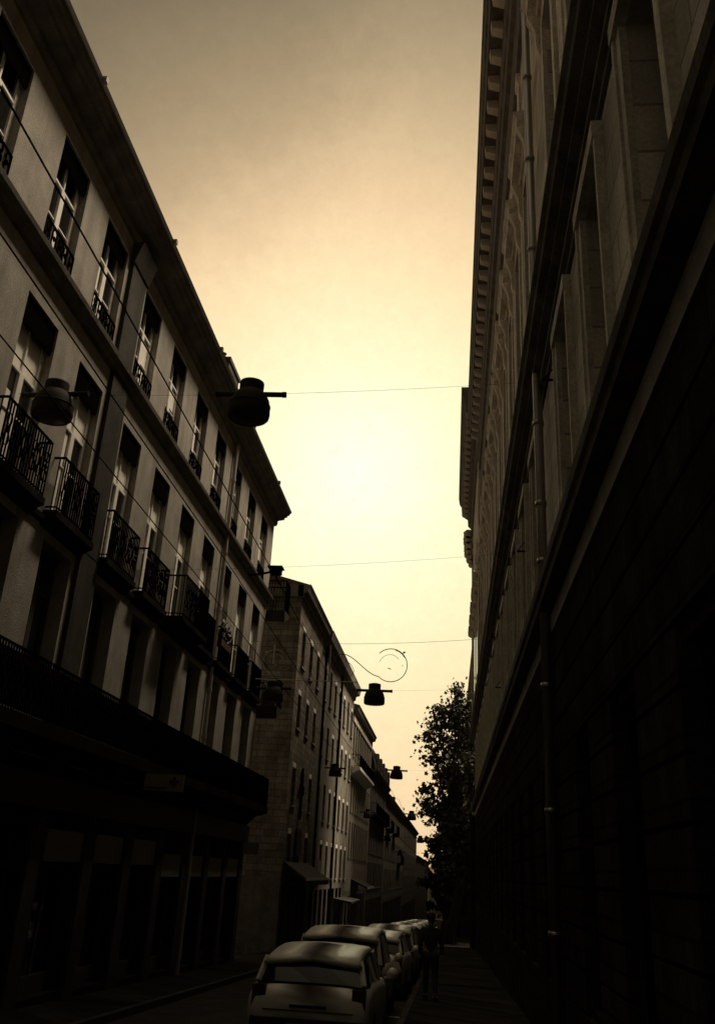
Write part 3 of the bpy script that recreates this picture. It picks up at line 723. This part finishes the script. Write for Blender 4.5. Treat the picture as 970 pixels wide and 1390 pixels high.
# festive scroll ornament
YO = 31.0
fo = thing('light_ornament', (-4.2,YO,7.65), 'scroll-shaped festive light frame of thin tubes hung across the street above the second lamp', 'light decoration')
q = MB()
q.tube(sagline((X1,YO,8.98),(XR,YO,9.35),.15,20), .006, 5); q.build('carrier_wire', M['tube_dark'], fo)
q = MB(); q.tube([(-6.95,YO,7.66),(-3.2,YO,7.66)], .016, 6); q.tube([(-4.2,YO,7.66),(-4.2,YO,8.90)], .026, 6); q.tube([(-6.93,YO,7.3),(-6.93,YO,8.93)], .03, 6); q.tube([(-6.2,YO,8.2),(-6.2,YO,8.88)], .02, 6)
q.build('frame', M['tube'], fo)
def scroll(cx, cz, r, sgn, mat, rad):
    pts = []
    for a in range(135, -136, -9):
        t_ = R(a); pts.append((cx+sgn*r*math.cos(t_), YO, cz+r*math.sin(t_)))
    p_end = Vector(pts[-1])
    for k in range(1, 11):
        u = k/10; x = p_end.x - sgn*u*1.25; z = p_end.z + .62*(3*u*u-2*u**3) + .12*u
        pts.append((x, YO, z))
    pts.append((pts[-1][0]-sgn*.22, YO, pts[-1][2]-.03))
    s = MB(); s.tube(pts, rad, 6, True)
    for a in range(0, 330, 22):
        t_ = R(a); rr = r*(.72 + .05*math.sin(a)); 
        if random.random() < .12: s.obox((cx+sgn*rr*math.cos(t_), YO, cz+rr*math.sin(t_)), (.035*math.sin(t_),0,-.035*math.cos(t_)), (0,.008,0), (.008,0,.008))
    for a in (45,): 
        t_ = R(a); s.obox((cx+sgn*r*1.12*math.cos(t_), YO, cz+r*1.12*math.sin(t_)), (.04,0,.02), (0,.01,0), (-.012,0,.024))
    s.tube([(cx+sgn*r*(.70-.10*k/14)*math.cos(R(165-9*k)), YO, cz+r*(.70-.10*k/14)*math.sin(R(165-9*k))) for k in range(15)], rad*.5, 5)
    s.tube([(cx+sgn*r*.98*math.cos(R(a)), YO, cz+r*.98*math.sin(R(a))) for a in (75,60,45,30)], rad*1.5, 5)
    s.tube([(cx-sgn*.1, YO, cz-.1), (cx+sgn*.02, YO, cz-.14)], .014, 5)
    sx = pts[-1][0] + sgn*.35
    s.tube([(sx+sgn*.26*math.sin(k*.3), YO, cz+.08-.06*k+.02*math.sin(k)) for k in range(10)], .009, 5)
    return s
scroll(-2.09, 8.28, .57, 1, 0, .015).build('scroll', M['tube_dark'], fo)
scroll(-6.15, 8.28, .42, -1, 0, .009).build('scroll', M['tube'], fo)

# ================================================================== SIGNS
sg = thing('pharmacy_sign', (-6.4,19.5,3.2), 'pale projecting shop sign with a dark cross on its right half, over the left pavement', 'sign')
MB().box(-6.42,-5.58,19.46,19.54,3.04,3.38).build('board', M['panel'], sg)
q = MB(); q.box(-5.80,-5.74,19.445,19.46,3.13,3.33); q.box(-5.87,-5.80,19.445,19.46,3.20,3.26); q.box(-5.74,-5.67,19.445,19.46,3.20,3.26); q.build('cross', M['fascia'], sg)
MB().box(-6.38,-5.92,19.448,19.46,3.09,3.115).build('stripe', M['fascia'], sg)
q = MB(); q.box(-7.0,-6.42,19.48,19.52,3.30,3.34); q.box(-7.0,-6.42,19.48,19.52,3.07,3.11); q.build('arm', M['iron'], sg)
sg = thing('blade_sign', (-6.4,30,2.2), 'small pale sign plate projecting near the corner of the balconied block', 'sign')
MB().box(-6.45,-5.95,29.97,30.03,2.02,2.36).build('board', M['panel_dark'], sg)
MB().box(-7.0,-6.45,29.98,30.02,2.28,2.32).build('arm', M['iron'], sg)
sg = thing('wrought_iron_sign', (-6.9,43.6,3.6), 'dark ornamental iron cross bracket with a hanging board on the stone building', 'sign')
q = MB()
q.box(-6.93,-6.90,43.57,43.72,3.9,6.0) if False else None
q.tube([(-6.92,44.0,3.75),(-6.92,44.0,5.95)], .05, 6); q.obox((-6.92,44.0,5.05),(.03,0,0),(0,.55,0),(0,0,.08))
for zz in (5.9, 3.95): q.obox((-6.92,44.0,zz),(.03,0,0),(0,.22,0),(0,0,.12))
for yy in (43.5,44.5): q.obox((-6.92,yy,5.05),(.03,0,0),(0,.12,0),(0,0,.2))
q.build('iron_ornament', M['iron'], sg)
MB().box(-6.97,-6.88,43.4,44.7,2.2,3.35).build('hanging_board', M['fascia'], sg)

# ================================================================== PARKED CARS
def loft(mb, st):
    """st: list of (y, [(x,z)...]) mirrored half sections"""
    base = len(mb.v); k = None
    for y, half in st:
        ring = [(x, y, z) for x, z in half] + [(-x, y, z) for x, z in half[::-1]]
        k = len(ring); mb.v += ring
    for i in range(len(st)-1):
        for j in range(k):
            mb.f.append((base+i*k+j, base+i*k+(j+1) % k, base+(i+1)*k+(j+1) % k, base+(i+1)*k+j))
    mb.f.append(tuple(base+j for j in range(k))[::-1]); mb.f.append(tuple(base+(len(st)-1)*k+j for j in range(k)))
def make_car(paint, roof_h=1.46, L=4.1, W=.86, van=False):
    """hatchback, tail towards -y (the camera)"""
    t = thing('parked_car', (0,0,0), 'x', 'car', 'cars parked along the right kerb')
    b = MB(); st = []
    prof = [(-L/2, .52, .80, .74), (-L/2+.06, .34, .92, .80), (-L/2+.35, .24, .98, W-.01), (-L/4, .20, 1.0, W), (0, .19, .99, W), (L/4, .20, .95, W), (L/2-.75, .22, .88, W-.01), (L/2-.3, .26, .76, W-.06), (L/2-.05, .34, .66, .70), (L/2, .42, .60, .62)]
    for y, zb, zt, w in prof:
        st.append((y, [(0,zb),(w*.8,zb),(w*.97,zb+.10),(w,(zb+zt)/2),(w*.985,zt-.12),(w*.93,zt-.02),(w*.6,zt+.012),(0,zt+.02)]))
    loft(b, st); body = b.build('body', paint, t, smooth=True)
    h = roof_h
    g = MB(); rw = W*.70; ry0, ry1 = -L/2+.34, L*.08
    gs = [(-L/2+.14, [(0,.95),(W*.86,.95),(W*.86,.96),(W*.6,.98),(0,.985)]),
          (ry0, [(0,.95),(W*.93,.95),(rw+.06,h-.16),(rw-.05,h-.11),(0,h-.095)]),
          ((ry0+ry1)/2, [(0,.95),(W*.93,.95),(rw+.08,h-.085),(rw-.04,h-.035),(0,h-.015)]),
          (ry1, [(0,.95),(W*.93,.94),(rw+.06,h-.09),(rw-.05,h-.03),(0,h-.012)]),
          (L*.31, [(0,.90),(W*.88,.90),(W*.86,.91),(W*.6,.93),(0,.935)])]
    loft(g, gs); g.build('glasshouse', M['carglass'], t, smooth=False)
    r = MB(); ys = [ry0-.12, ry0, ry0+.25, ry0+.55, (ry0+ry1)/2+.1, ry1-.2, ry1+.06]; hs = [h-.14, h-.085, h-.055, h-.02, h+.010, h+.012, h-.012]
    st = [(y, [(0,hh-.035),(rw+.05,hh-.10),(rw+.09,hh-.085),(rw+.02,hh-.028),(rw*.6,hh-.005),(0,hh+.002)]) for y, hh in zip(ys, hs)]
    loft(r, st); r.build('roof_panel', paint, t, smooth=True)
    for s in (-1, 1):
        for pts_, r_ in (([(s*W*.86,-L/2+.16,.97),(s*(rw+.06),ry0,h-.15)], .043), ([(s*W*.87,L*.31,.92),(s*(rw+.06),ry1,h-.08)], .033), ([(s*W*.935,-L*.03,.96),(s*(rw+.085),-L*.05,h-.07)], .03), ([(s*W*.94,-L*.22,.97),(s*(rw+.08),-L*.22,h-.11)], .04)):
            MB().tube(pts_, r_, 6).build('pillar', paint, t)
    for s in (-1, 1):
        m_ = MB(); m_.lathe([(.02,-.07),(.09,-.05),(.10,.02),(.05,.08),(.01,.09)], (s*(W+.10), L*.2, 1.0), 10); m_.tube([(s*(W-.03),L*.2,.94),(s*(W+.08),L*.2,.97)], .02, 6); m_.build('wing_mirror', paint, t, smooth=True)
        tl = MB(); tl.obox((s*W*.80,-L/2+.06,.80),(.09,0,0),(0,.05,0),(0,0,.14)); tl.build('tail_light', M['tail'], t)
        hl = MB(); hl.obox((s*W*.62,L/2-.10,.60),(.13,0,0),(0,.09,0),(0,0,.06)); hl.build('headlight', M['rim'], t)
        for yw in (-L/2+.72, L/2-.80):
            w_ = MB(); x0, x1 = (s*(W-.18), s*(W+.01)); prof_ = [(.20,0),(.31,.0),(.325,.03),(.325,.15),(.31,.18),(.20,.18)]
            base = len(w_.v)
            for rr, xx in prof_:
                for k in range(20):
                    a = 2*math.pi*k/20; w_.v.append((s*(W-.18+xx), yw+rr*math.cos(a), .325+rr*math.sin(a)))
            for i in range(len(prof_)):
                i2 = (i+1) % len(prof_)
                for k in range(20): w_.f.append((base+i*20+k, base+i*20+(k+1)%20, base+i2*20+(k+1)%20, base+i2*20+k))
            wo_ = w_.build('wheel', M['tyre'], t)
            ri = MB(); ri.tube([(s*(W-.10),yw,.325),(s*(W-.01),yw,.325)], [.2,.19], 14); ri.build('rim', M['rim'], wo_)
    bp = MB(); bp.box(-W*.9,W*.9,-L/2-.06,-L/2+.12,.36,.58); bp.build('bumper', M['tyre'], t)
    sm_ = MB(); sm_.box(-W*.72, W*.72, -L/2-.012, -L/2+.03, .66, .672); sm_.box(-.24,.24,-L/2-.02,-L/2+.03,.70,.735); sm_.build('tailgate_trim', M['tyre'], t)
    np_ = MB(); np_.box(-.26,.26,-L/2-.075,-L/2-.06,.42,.53); np_.build('number_plate', M['panel'], t)
    wp = MB(); wp.tube([(.0,-L/2+.16,1.0),(.30,-L/2+.26,1.13)], .012, 5); wp.build('wiper', M['tyre'], t)
    return t
cars = [  # x, y, z roof, L, W, paint, label
 (-1.80, 15.2, 1.40, 3.9, .82, 0, 'nearest parked silver car, its roof and rear window at the bottom of the view'),
 (-2.05, 20.7, 1.56, 4.3, .90, 1, 'second parked car, taller and cream, right behind the nearest silver one'),
 (-1.85, 26.2, 1.42, 4.1, .85, 3, 'third car in the parked row, white with a low roof'),
 (-1.80, 31.6, 1.50, 4.1, .86, 0, 'fourth car in the parked row, silver, slightly taller than the white one'),
 (-1.85, 37.2, 1.44, 4.0, .85, 2, 'dark grey car, fifth in the parked row'),
 (-1.80, 43.0, 1.46, 4.1, .86, 3, 'sixth car in the parked row, small and white'),
 (-1.80, 49.5, 1.46, 4.1, .86, 1, 'seventh parked car, a cream roof far down the kerb'),
 (-1.80, 56.5, 1.46, 4.1, .86, 0, 'eighth parked car, tiny silver roof near the tree trunk'),
 (-1.80, 65.0, 1.46, 4.1, .86, 3, 'farthest parked car, a tiny white roof below the trees'),
]
for x, y, h, L, W, pi, lb in cars:
    c = make_car(PAINT[pi], h, L, W); c.location = (x, y, gz(y)); c.rotation_euler = (R(-1.95), 0, R(random.uniform(-1,1))); c['label'] = lb

# ================================================================== PEDESTRIAN
def person(loc, label, h=1.72, face=0):
    t = thing('person', loc, label, 'person')
    J = {'pelvis':(0,0,.95),'waist':(0,0,1.10),'chest':(0,.01,1.30),'neck0':(0,.0,1.44),'neck':(0,.01,1.51),'head0':(0,.02,1.58),'head':(0,.02,1.68),
         'shl':(-.18,0,1.40),'ell':(-.25,-.06,1.13),'wrl':(-.24,.06,.90),'hal':(-.235,.10,.82),
         'shr':(.18,0,1.40),'elr':(.25,-.02,1.12),'wrr':(.25,-.10,.90),'har':(.25,-.10,.81),
         'hpl':(-.09,0,.90),'knl':(-.10,.14,.50),'anl':(-.10,.10,.09),'tol':(-.10,.24,.04),
         'hpr':(.09,0,.90),'knr':(.10,-.06,.48),'anr':(.10,-.28,.13),'tor':(.10,-.18,.04)}
    Rr = {'pelvis':(.16,.12),'waist':(.15,.11),'chest':(.18,.125),'neck0':(.08,.07),'neck':(.055,.055),'head0':(.072,.08),'head':(.08,.095),
          'shl':(.07,.07),'shr':(.07,.07),'ell':(.045,.045),'elr':(.045,.045),'wrl':(.03,.03),'wrr':(.03,.03),'hal':(.03,.045),'har':(.03,.045),
          'hpl':(.10,.10),'hpr':(.10,.10),'knl':(.065,.065),'knr':(.065,.065),'anl':(.045,.045),'anr':(.045,.045),'tol':(.04,.03),'tor':(.04,.03)}
    E_ = [('pelvis','waist'),('waist','chest'),('chest','neck0'),('neck0','neck'),('neck','head0'),('head0','head'),('chest','shl'),('shl','ell'),('ell','wrl'),('wrl','hal'),('chest','shr'),('shr','elr'),('elr','wrr'),('wrr','har'),
          ('pelvis','hpl'),('hpl','knl'),('knl','anl'),('anl','tol'),('pelvis','hpr'),('hpr','knr'),('knr','anr'),('anr','tor')]
    def skin(name, keys, grow, mat):
        ks = [k for k in J if k in keys]; ix = {k: i for i, k in enumerate(ks)}
        me = bpy.data.meshes.new(name); me.from_pydata([J[k] for k in ks], [(ix[a], ix[b]) for a, b in E_ if a in ix and b in ix], [])
        me.materials.append(mat); o = bpy.data.objects.new(name, me); COL.objects.link(o); o.parent = t
        md = o.modifiers.new('Skin', 'SKIN'); md.use_smooth_shade = True
        for i, k in enumerate(ks):
            me.skin_vertices[0].data[i].radius = (Rr[k][0]*grow, Rr[k][1]*grow); me.skin_vertices[0].data[i].use_root = (i == 0)
        o.modifiers.new('Subdivision', 'SUBSURF').render_levels = 2
        return o
    body = skin('body', set(J), 1.0, M['skin'])
    skin('coat', {'pelvis','waist','chest','neck0','shl','ell','wrl','shr','elr','wrr','hpl','hpr'}, 1.32, M['cloth'])
    skin('trousers', {'pelvis','hpl','knl','anl','hpr','knr','anr'}, 1.12, M['trouser'])
    hr = MB(); hr.lathe([(.02,.11),(.06,.10),(.09,.06),(.10,0),(.095,-.06),(.07,-.10)], (0,.0,1.70), 14, False, True); hr.build('hair', M['hair'], t, smooth=True, base=None) if False else None
    o = hr.mesh('hair', M['hair'], (0,0,0), True); ho = bpy.data.objects.new('hair', o); COL.objects.link(ho); ho.parent = t; ho.location = (0,-.015,0)
    # face: eyes, nose, mouth, ears (turned away from the camera)
    f = MB(); 
    for s in (-1,1): f.lathe([(.001,-.012),(.012,0),(.001,.012)], (s*.03,.105,1.645), 8); 
    f.obox((0,.12,1.615),(.012,0,0),(0,.015,0),(0,0,.02)); f.obox((0,.108,1.575),(.022,0,0),(0,.006,0),(0,0,.004))
    me = f.mesh('face_features', M['hair']); fo_ = bpy.data.objects.new('face_features', me); COL.objects.link(fo_); fo_.parent = t
    sh_ = MB()
    for k in ('tol','tor'): x_, y_, z_ = J[k]; sh_.obox((x_, y_-.06, z_), (.05,0,0), (0,.14,0), (0,0,.045))
    me = sh_.mesh('shoes', M['tyre']); so = bpy.data.objects.new('shoes', me); COL.objects.link(so); so.parent = t
    t.rotation_euler.z = face
    return t
person((-.42, 23.5, gz(23.5)+.12), 'pedestrian in dark coat and trousers walking away on the right pavement beside the parked cars', face=.08)

# ================================================================== CAMERA
dP = Vector((125, -540, 1222)); dV = Vector((155, 2800, 1222))
Yc = dP.normalized(); Zc = (dV - Yc*dV.dot(Yc)).normalized()
Yb = Vector((Yc.x, Yc.y, -Yc.z)); Zb = Vector((Zc.x, Zc.y, -Zc.z)); Xb = Yb.cross(Zb)
cam = bpy.data.cameras.new('camera'); co = bpy.data.objects.new('camera', cam); COL.objects.link(co)
m3 = Matrix((Xb, Yb, Zb)); m4 = m3.to_4x4(); m4.translation = Vector((0,0,1.7)); co.matrix_world = m4
cam.sensor_fit = 'VERTICAL'; cam.sensor_height = 24; cam.lens = 1222/1390*24; cam.shift_y = -45/1390
cam.clip_start = .05; cam.clip_end = 5000
scn.camera = co

# ================================================================== LIGHT
GLOW_EL, GLOW_AZ = R(24.0), R(-6.6)       # brightest patch of the hazy sky; azimuth from +Y, negative towards -X
SUN_EL, SUN_AZ = R(57), R(58)
ld = Vector((math.sin(SUN_AZ)*math.cos(SUN_EL), math.cos(SUN_AZ)*math.cos(SUN_EL), math.sin(SUN_EL)))
sd = Vector((math.sin(GLOW_AZ)*math.cos(GLOW_EL), math.cos(GLOW_AZ)*math.cos(GLOW_EL), math.sin(GLOW_EL)))
sl = bpy.data.lights.new('sun', 'SUN'); sl.energy = 5.0; sl.angle = R(26); sl.color = (1, .82, .59)
so = bpy.data.objects.new('sun', sl); COL.objects.link(so); so.rotation_euler = ld.to_track_quat('Z', 'Y').to_euler()
wd = bpy.data.worlds.new('World'); scn.world = wd; wd.use_nodes = True
nt = wd.node_tree; L = nt.links; bg = nt.nodes['Background']
def px_dir(px, py):
    v = m3 @ Vector((px-485, 650-py, -1222)); return v.normalized()
VEIL = px_dir(190, 30)
tc = N(nt, 'ShaderNodeTexCoord')
nrm = N(nt, 'ShaderNodeVectorMath', operation='NORMALIZE'); L.new(tc.outputs['Generated'], nrm.inputs[0])
dt = N(nt, 'ShaderNodeVectorMath', operation='DOT_PRODUCT'); L.new(nrm.outputs[0], dt.inputs[0]); dt.inputs[1].default_value = sd
ac = N(nt, 'ShaderNodeMath', operation='ARCCOSINE'); L.new(dt.outputs['Value'], ac.inputs[0])
sp = N(nt, 'ShaderNodeSeparateXYZ'); L.new(nrm.outputs[0], sp.inputs[0])
dz = N(nt, 'ShaderNodeMath', operation='SUBTRACT'); L.new(sp.outputs['Z'], dz.inputs[0]); dz.inputs[1].default_value = sd.z
ma = N(nt, 'ShaderNodeMath', operation='MULTIPLY_ADD'); L.new(dz.outputs[0], ma.inputs[0]); ma.inputs[1].default_value = .7; ma.inputs[2].default_value = 1
mx0 = N(nt, 'ShaderNodeMath', operation='MAXIMUM'); L.new(dz.outputs[0], mx0.inputs[0]); mx0.inputs[1].default_value = 0
mb0 = N(nt, 'ShaderNodeMath', operation='MULTIPLY_ADD'); L.new(mx0.outputs[0], mb0.inputs[0]); mb0.inputs[1].default_value = -.52; L.new(ma.outputs[0], mb0.inputs[2])
an = N(nt, 'ShaderNodeMath', operation='MULTIPLY'); L.new(ac.outputs[0], an.inputs[0]); L.new(mb0.outputs[0], an.inputs[1])
# thin veil of uneven cloud
cl = N(nt, 'ShaderNodeTexNoise'); cl.inputs['Scale'].default_value = 3.2; cl.inputs['Detail'].default_value = 6; cl.inputs['Roughness'].default_value = .55
L.new(nrm.outputs[0], cl.inputs['Vector'])
cr = N(nt, 'ShaderNodeMapRange'); cr.inputs['From Min'].default_value = .3; cr.inputs['From Max'].default_value = .7; cr.inputs['To Min'].default_value = .965; cr.inputs['To Max'].default_value = 1.035
L.new(cl.outputs['Fac'], cr.inputs['Value'])
an2 = N(nt, 'ShaderNodeMath', operation='MULTIPLY'); L.new(an.outputs[0], an2.inputs[0]); L.new(cr.outputs[0], an2.inputs[1])
fr = N(nt, 'ShaderNodeMath', operation='DIVIDE'); L.new(an2.outputs[0], fr.inputs[0]); fr.inputs[1].default_value = R(120)
rp = N(nt, 'ShaderNodeValToRGB'); rp.color_ramp.interpolation = 'B_SPLINE'
stops = [(0,(1.14,1.12,.90)),(5,(1.08,1.03,.70)),(9,(1.05,.94,.58)),(13,(1.02,.80,.47)),(17,(.92,.66,.385)),(21,(.73,.535,.31)),(26,(.48,.362,.212)),(32,(.255,.20,.125)),(42,(.13,.106,.07)),(54,(.12,.097,.063)),(70,(.11,.09,.058)),(110,(.035,.029,.02))]
EXPO = .62; KS = 2**-EXPO
el = rp.color_ramp.elements
el[0].position = 0; el[0].color = (*stops[0][1],1); el[1].position = stops[-1][0]/120; el[1].color = (*stops[-1][1],1)
for a, c in stops[1:-1]:
    e_ = el.new(a/120); e_.color = (*c, 1)
L.new(fr.outputs[0], rp.inputs[0])
sk = N(nt, 'ShaderNodeTexSky', sky_type='NISHITA'); sk.sun_disc = False; sk.sun_elevation = SUN_EL; sk.sun_rotation = SUN_AZ; sk.dust_density = 4; sk.air_density = 1.5
bw = N(nt, 'ShaderNodeRGBToBW'); L.new(sk.outputs[0], bw.inputs[0])
tn = N(nt, 'ShaderNodeVectorMath', operation='SCALE'); tn.inputs[0].default_value = (1, .78, .42); L.new(bw.outputs[0], tn.inputs['Scale'])
bg.inputs['Strength'].default_value = .05; L.new(tn.outputs[0], bg.inputs['Color'])
zr = N(nt, 'ShaderNodeMapRange', interpolation_type='SMOOTHSTEP'); zr.inputs['From Min'].default_value = .84; zr.inputs['From Max'].default_value = .97; zr.inputs['To Min'].default_value = 0; zr.inputs['To Max'].default_value = 1
L.new(sp.outputs['Z'], zr.inputs['Value'])
zs = N(nt, 'ShaderNodeVectorMath', operation='SCALE'); zs.inputs[0].default_value = (.50,.405,.26); L.new(zr.outputs[0], zs.inputs['Scale'])
za = N(nt, 'ShaderNodeVectorMath', operation='ADD'); L.new(rp.outputs[0], za.inputs[0]); L.new(zs.outputs[0], za.inputs[1])
bg2 = N(nt, 'ShaderNodeBackground'); vd = N(nt, 'ShaderNodeVectorMath', operation='DOT_PRODUCT'); L.new(nrm.outputs[0], vd.inputs[0]); vd.inputs[1].default_value = VEIL
vn = N(nt, 'ShaderNodeTexNoise'); vn.inputs['Scale'].default_value = 5; vn.inputs['Detail'].default_value = 9; vn.inputs['Roughness'].default_value = .7; L.new(nrm.outputs[0], vn.inputs['Vector'])
vm = N(nt, 'ShaderNodeMath', operation='MULTIPLY_ADD'); L.new(vn.outputs['Fac'], vm.inputs[0]); vm.inputs[1].default_value = .05; L.new(vd.outputs['Value'], vm.inputs[2])
vr = N(nt, 'ShaderNodeMapRange', interpolation_type='SMOOTHSTEP'); vr.inputs['From Min'].default_value = .985; vr.inputs['From Max'].default_value = 1.018; vr.inputs['To Min'].default_value = 1.0; vr.inputs['To Max'].default_value = .74
L.new(vm.outputs[0], vr.inputs['Value'])
vg = N(nt, 'ShaderNodeTexNoise'); vg.inputs['Scale'].default_value = 60; vg.inputs['Detail'].default_value = 5; vg.inputs['Roughness'].default_value = .8; L.new(nrm.outputs[0], vg.inputs['Vector'])
vh = N(nt, 'ShaderNodeMapRange'); vh.inputs['From Min'].default_value = .35; vh.inputs['From Max'].default_value = .65; vh.inputs['To Min'].default_value = .965; vh.inputs['To Max'].default_value = 1.035; L.new(vg.outputs['Fac'], vh.inputs['Value'])
vx = N(nt, 'ShaderNodeMath', operation='MULTIPLY'); L.new(vr.outputs[0], vx.inputs[0]); L.new(vh.outputs[0], vx.inputs[1])
vf = N(nt, 'ShaderNodeVectorMath', operation='SCALE'); L.new(za.outputs[0], vf.inputs[0]); L.new(vx.outputs[0], vf.inputs['Scale'])
L.new(vf.outputs[0], bg2.inputs['Color']); bg2.inputs['Strength'].default_value = KS
bg.inputs['Strength'].default_value = .004
ad = N(nt, 'ShaderNodeAddShader'); L.new(bg.outputs[0], ad.inputs[0]); L.new(bg2.outputs[0], ad.inputs[1])
L.new(ad.outputs[0], nt.nodes['World Output'].inputs['Surface'])

scn.view_settings.view_transform = 'Standard'; scn.view_settings.look = 'None'; scn.view_settings.gamma = 1; scn.view_settings.exposure = EXPO
scn.view_settings.use_curve_mapping = False
scn.cycles.max_bounces = 6; scn.cycles.diffuse_bounces = 3; scn.cycles.use_denoising = True
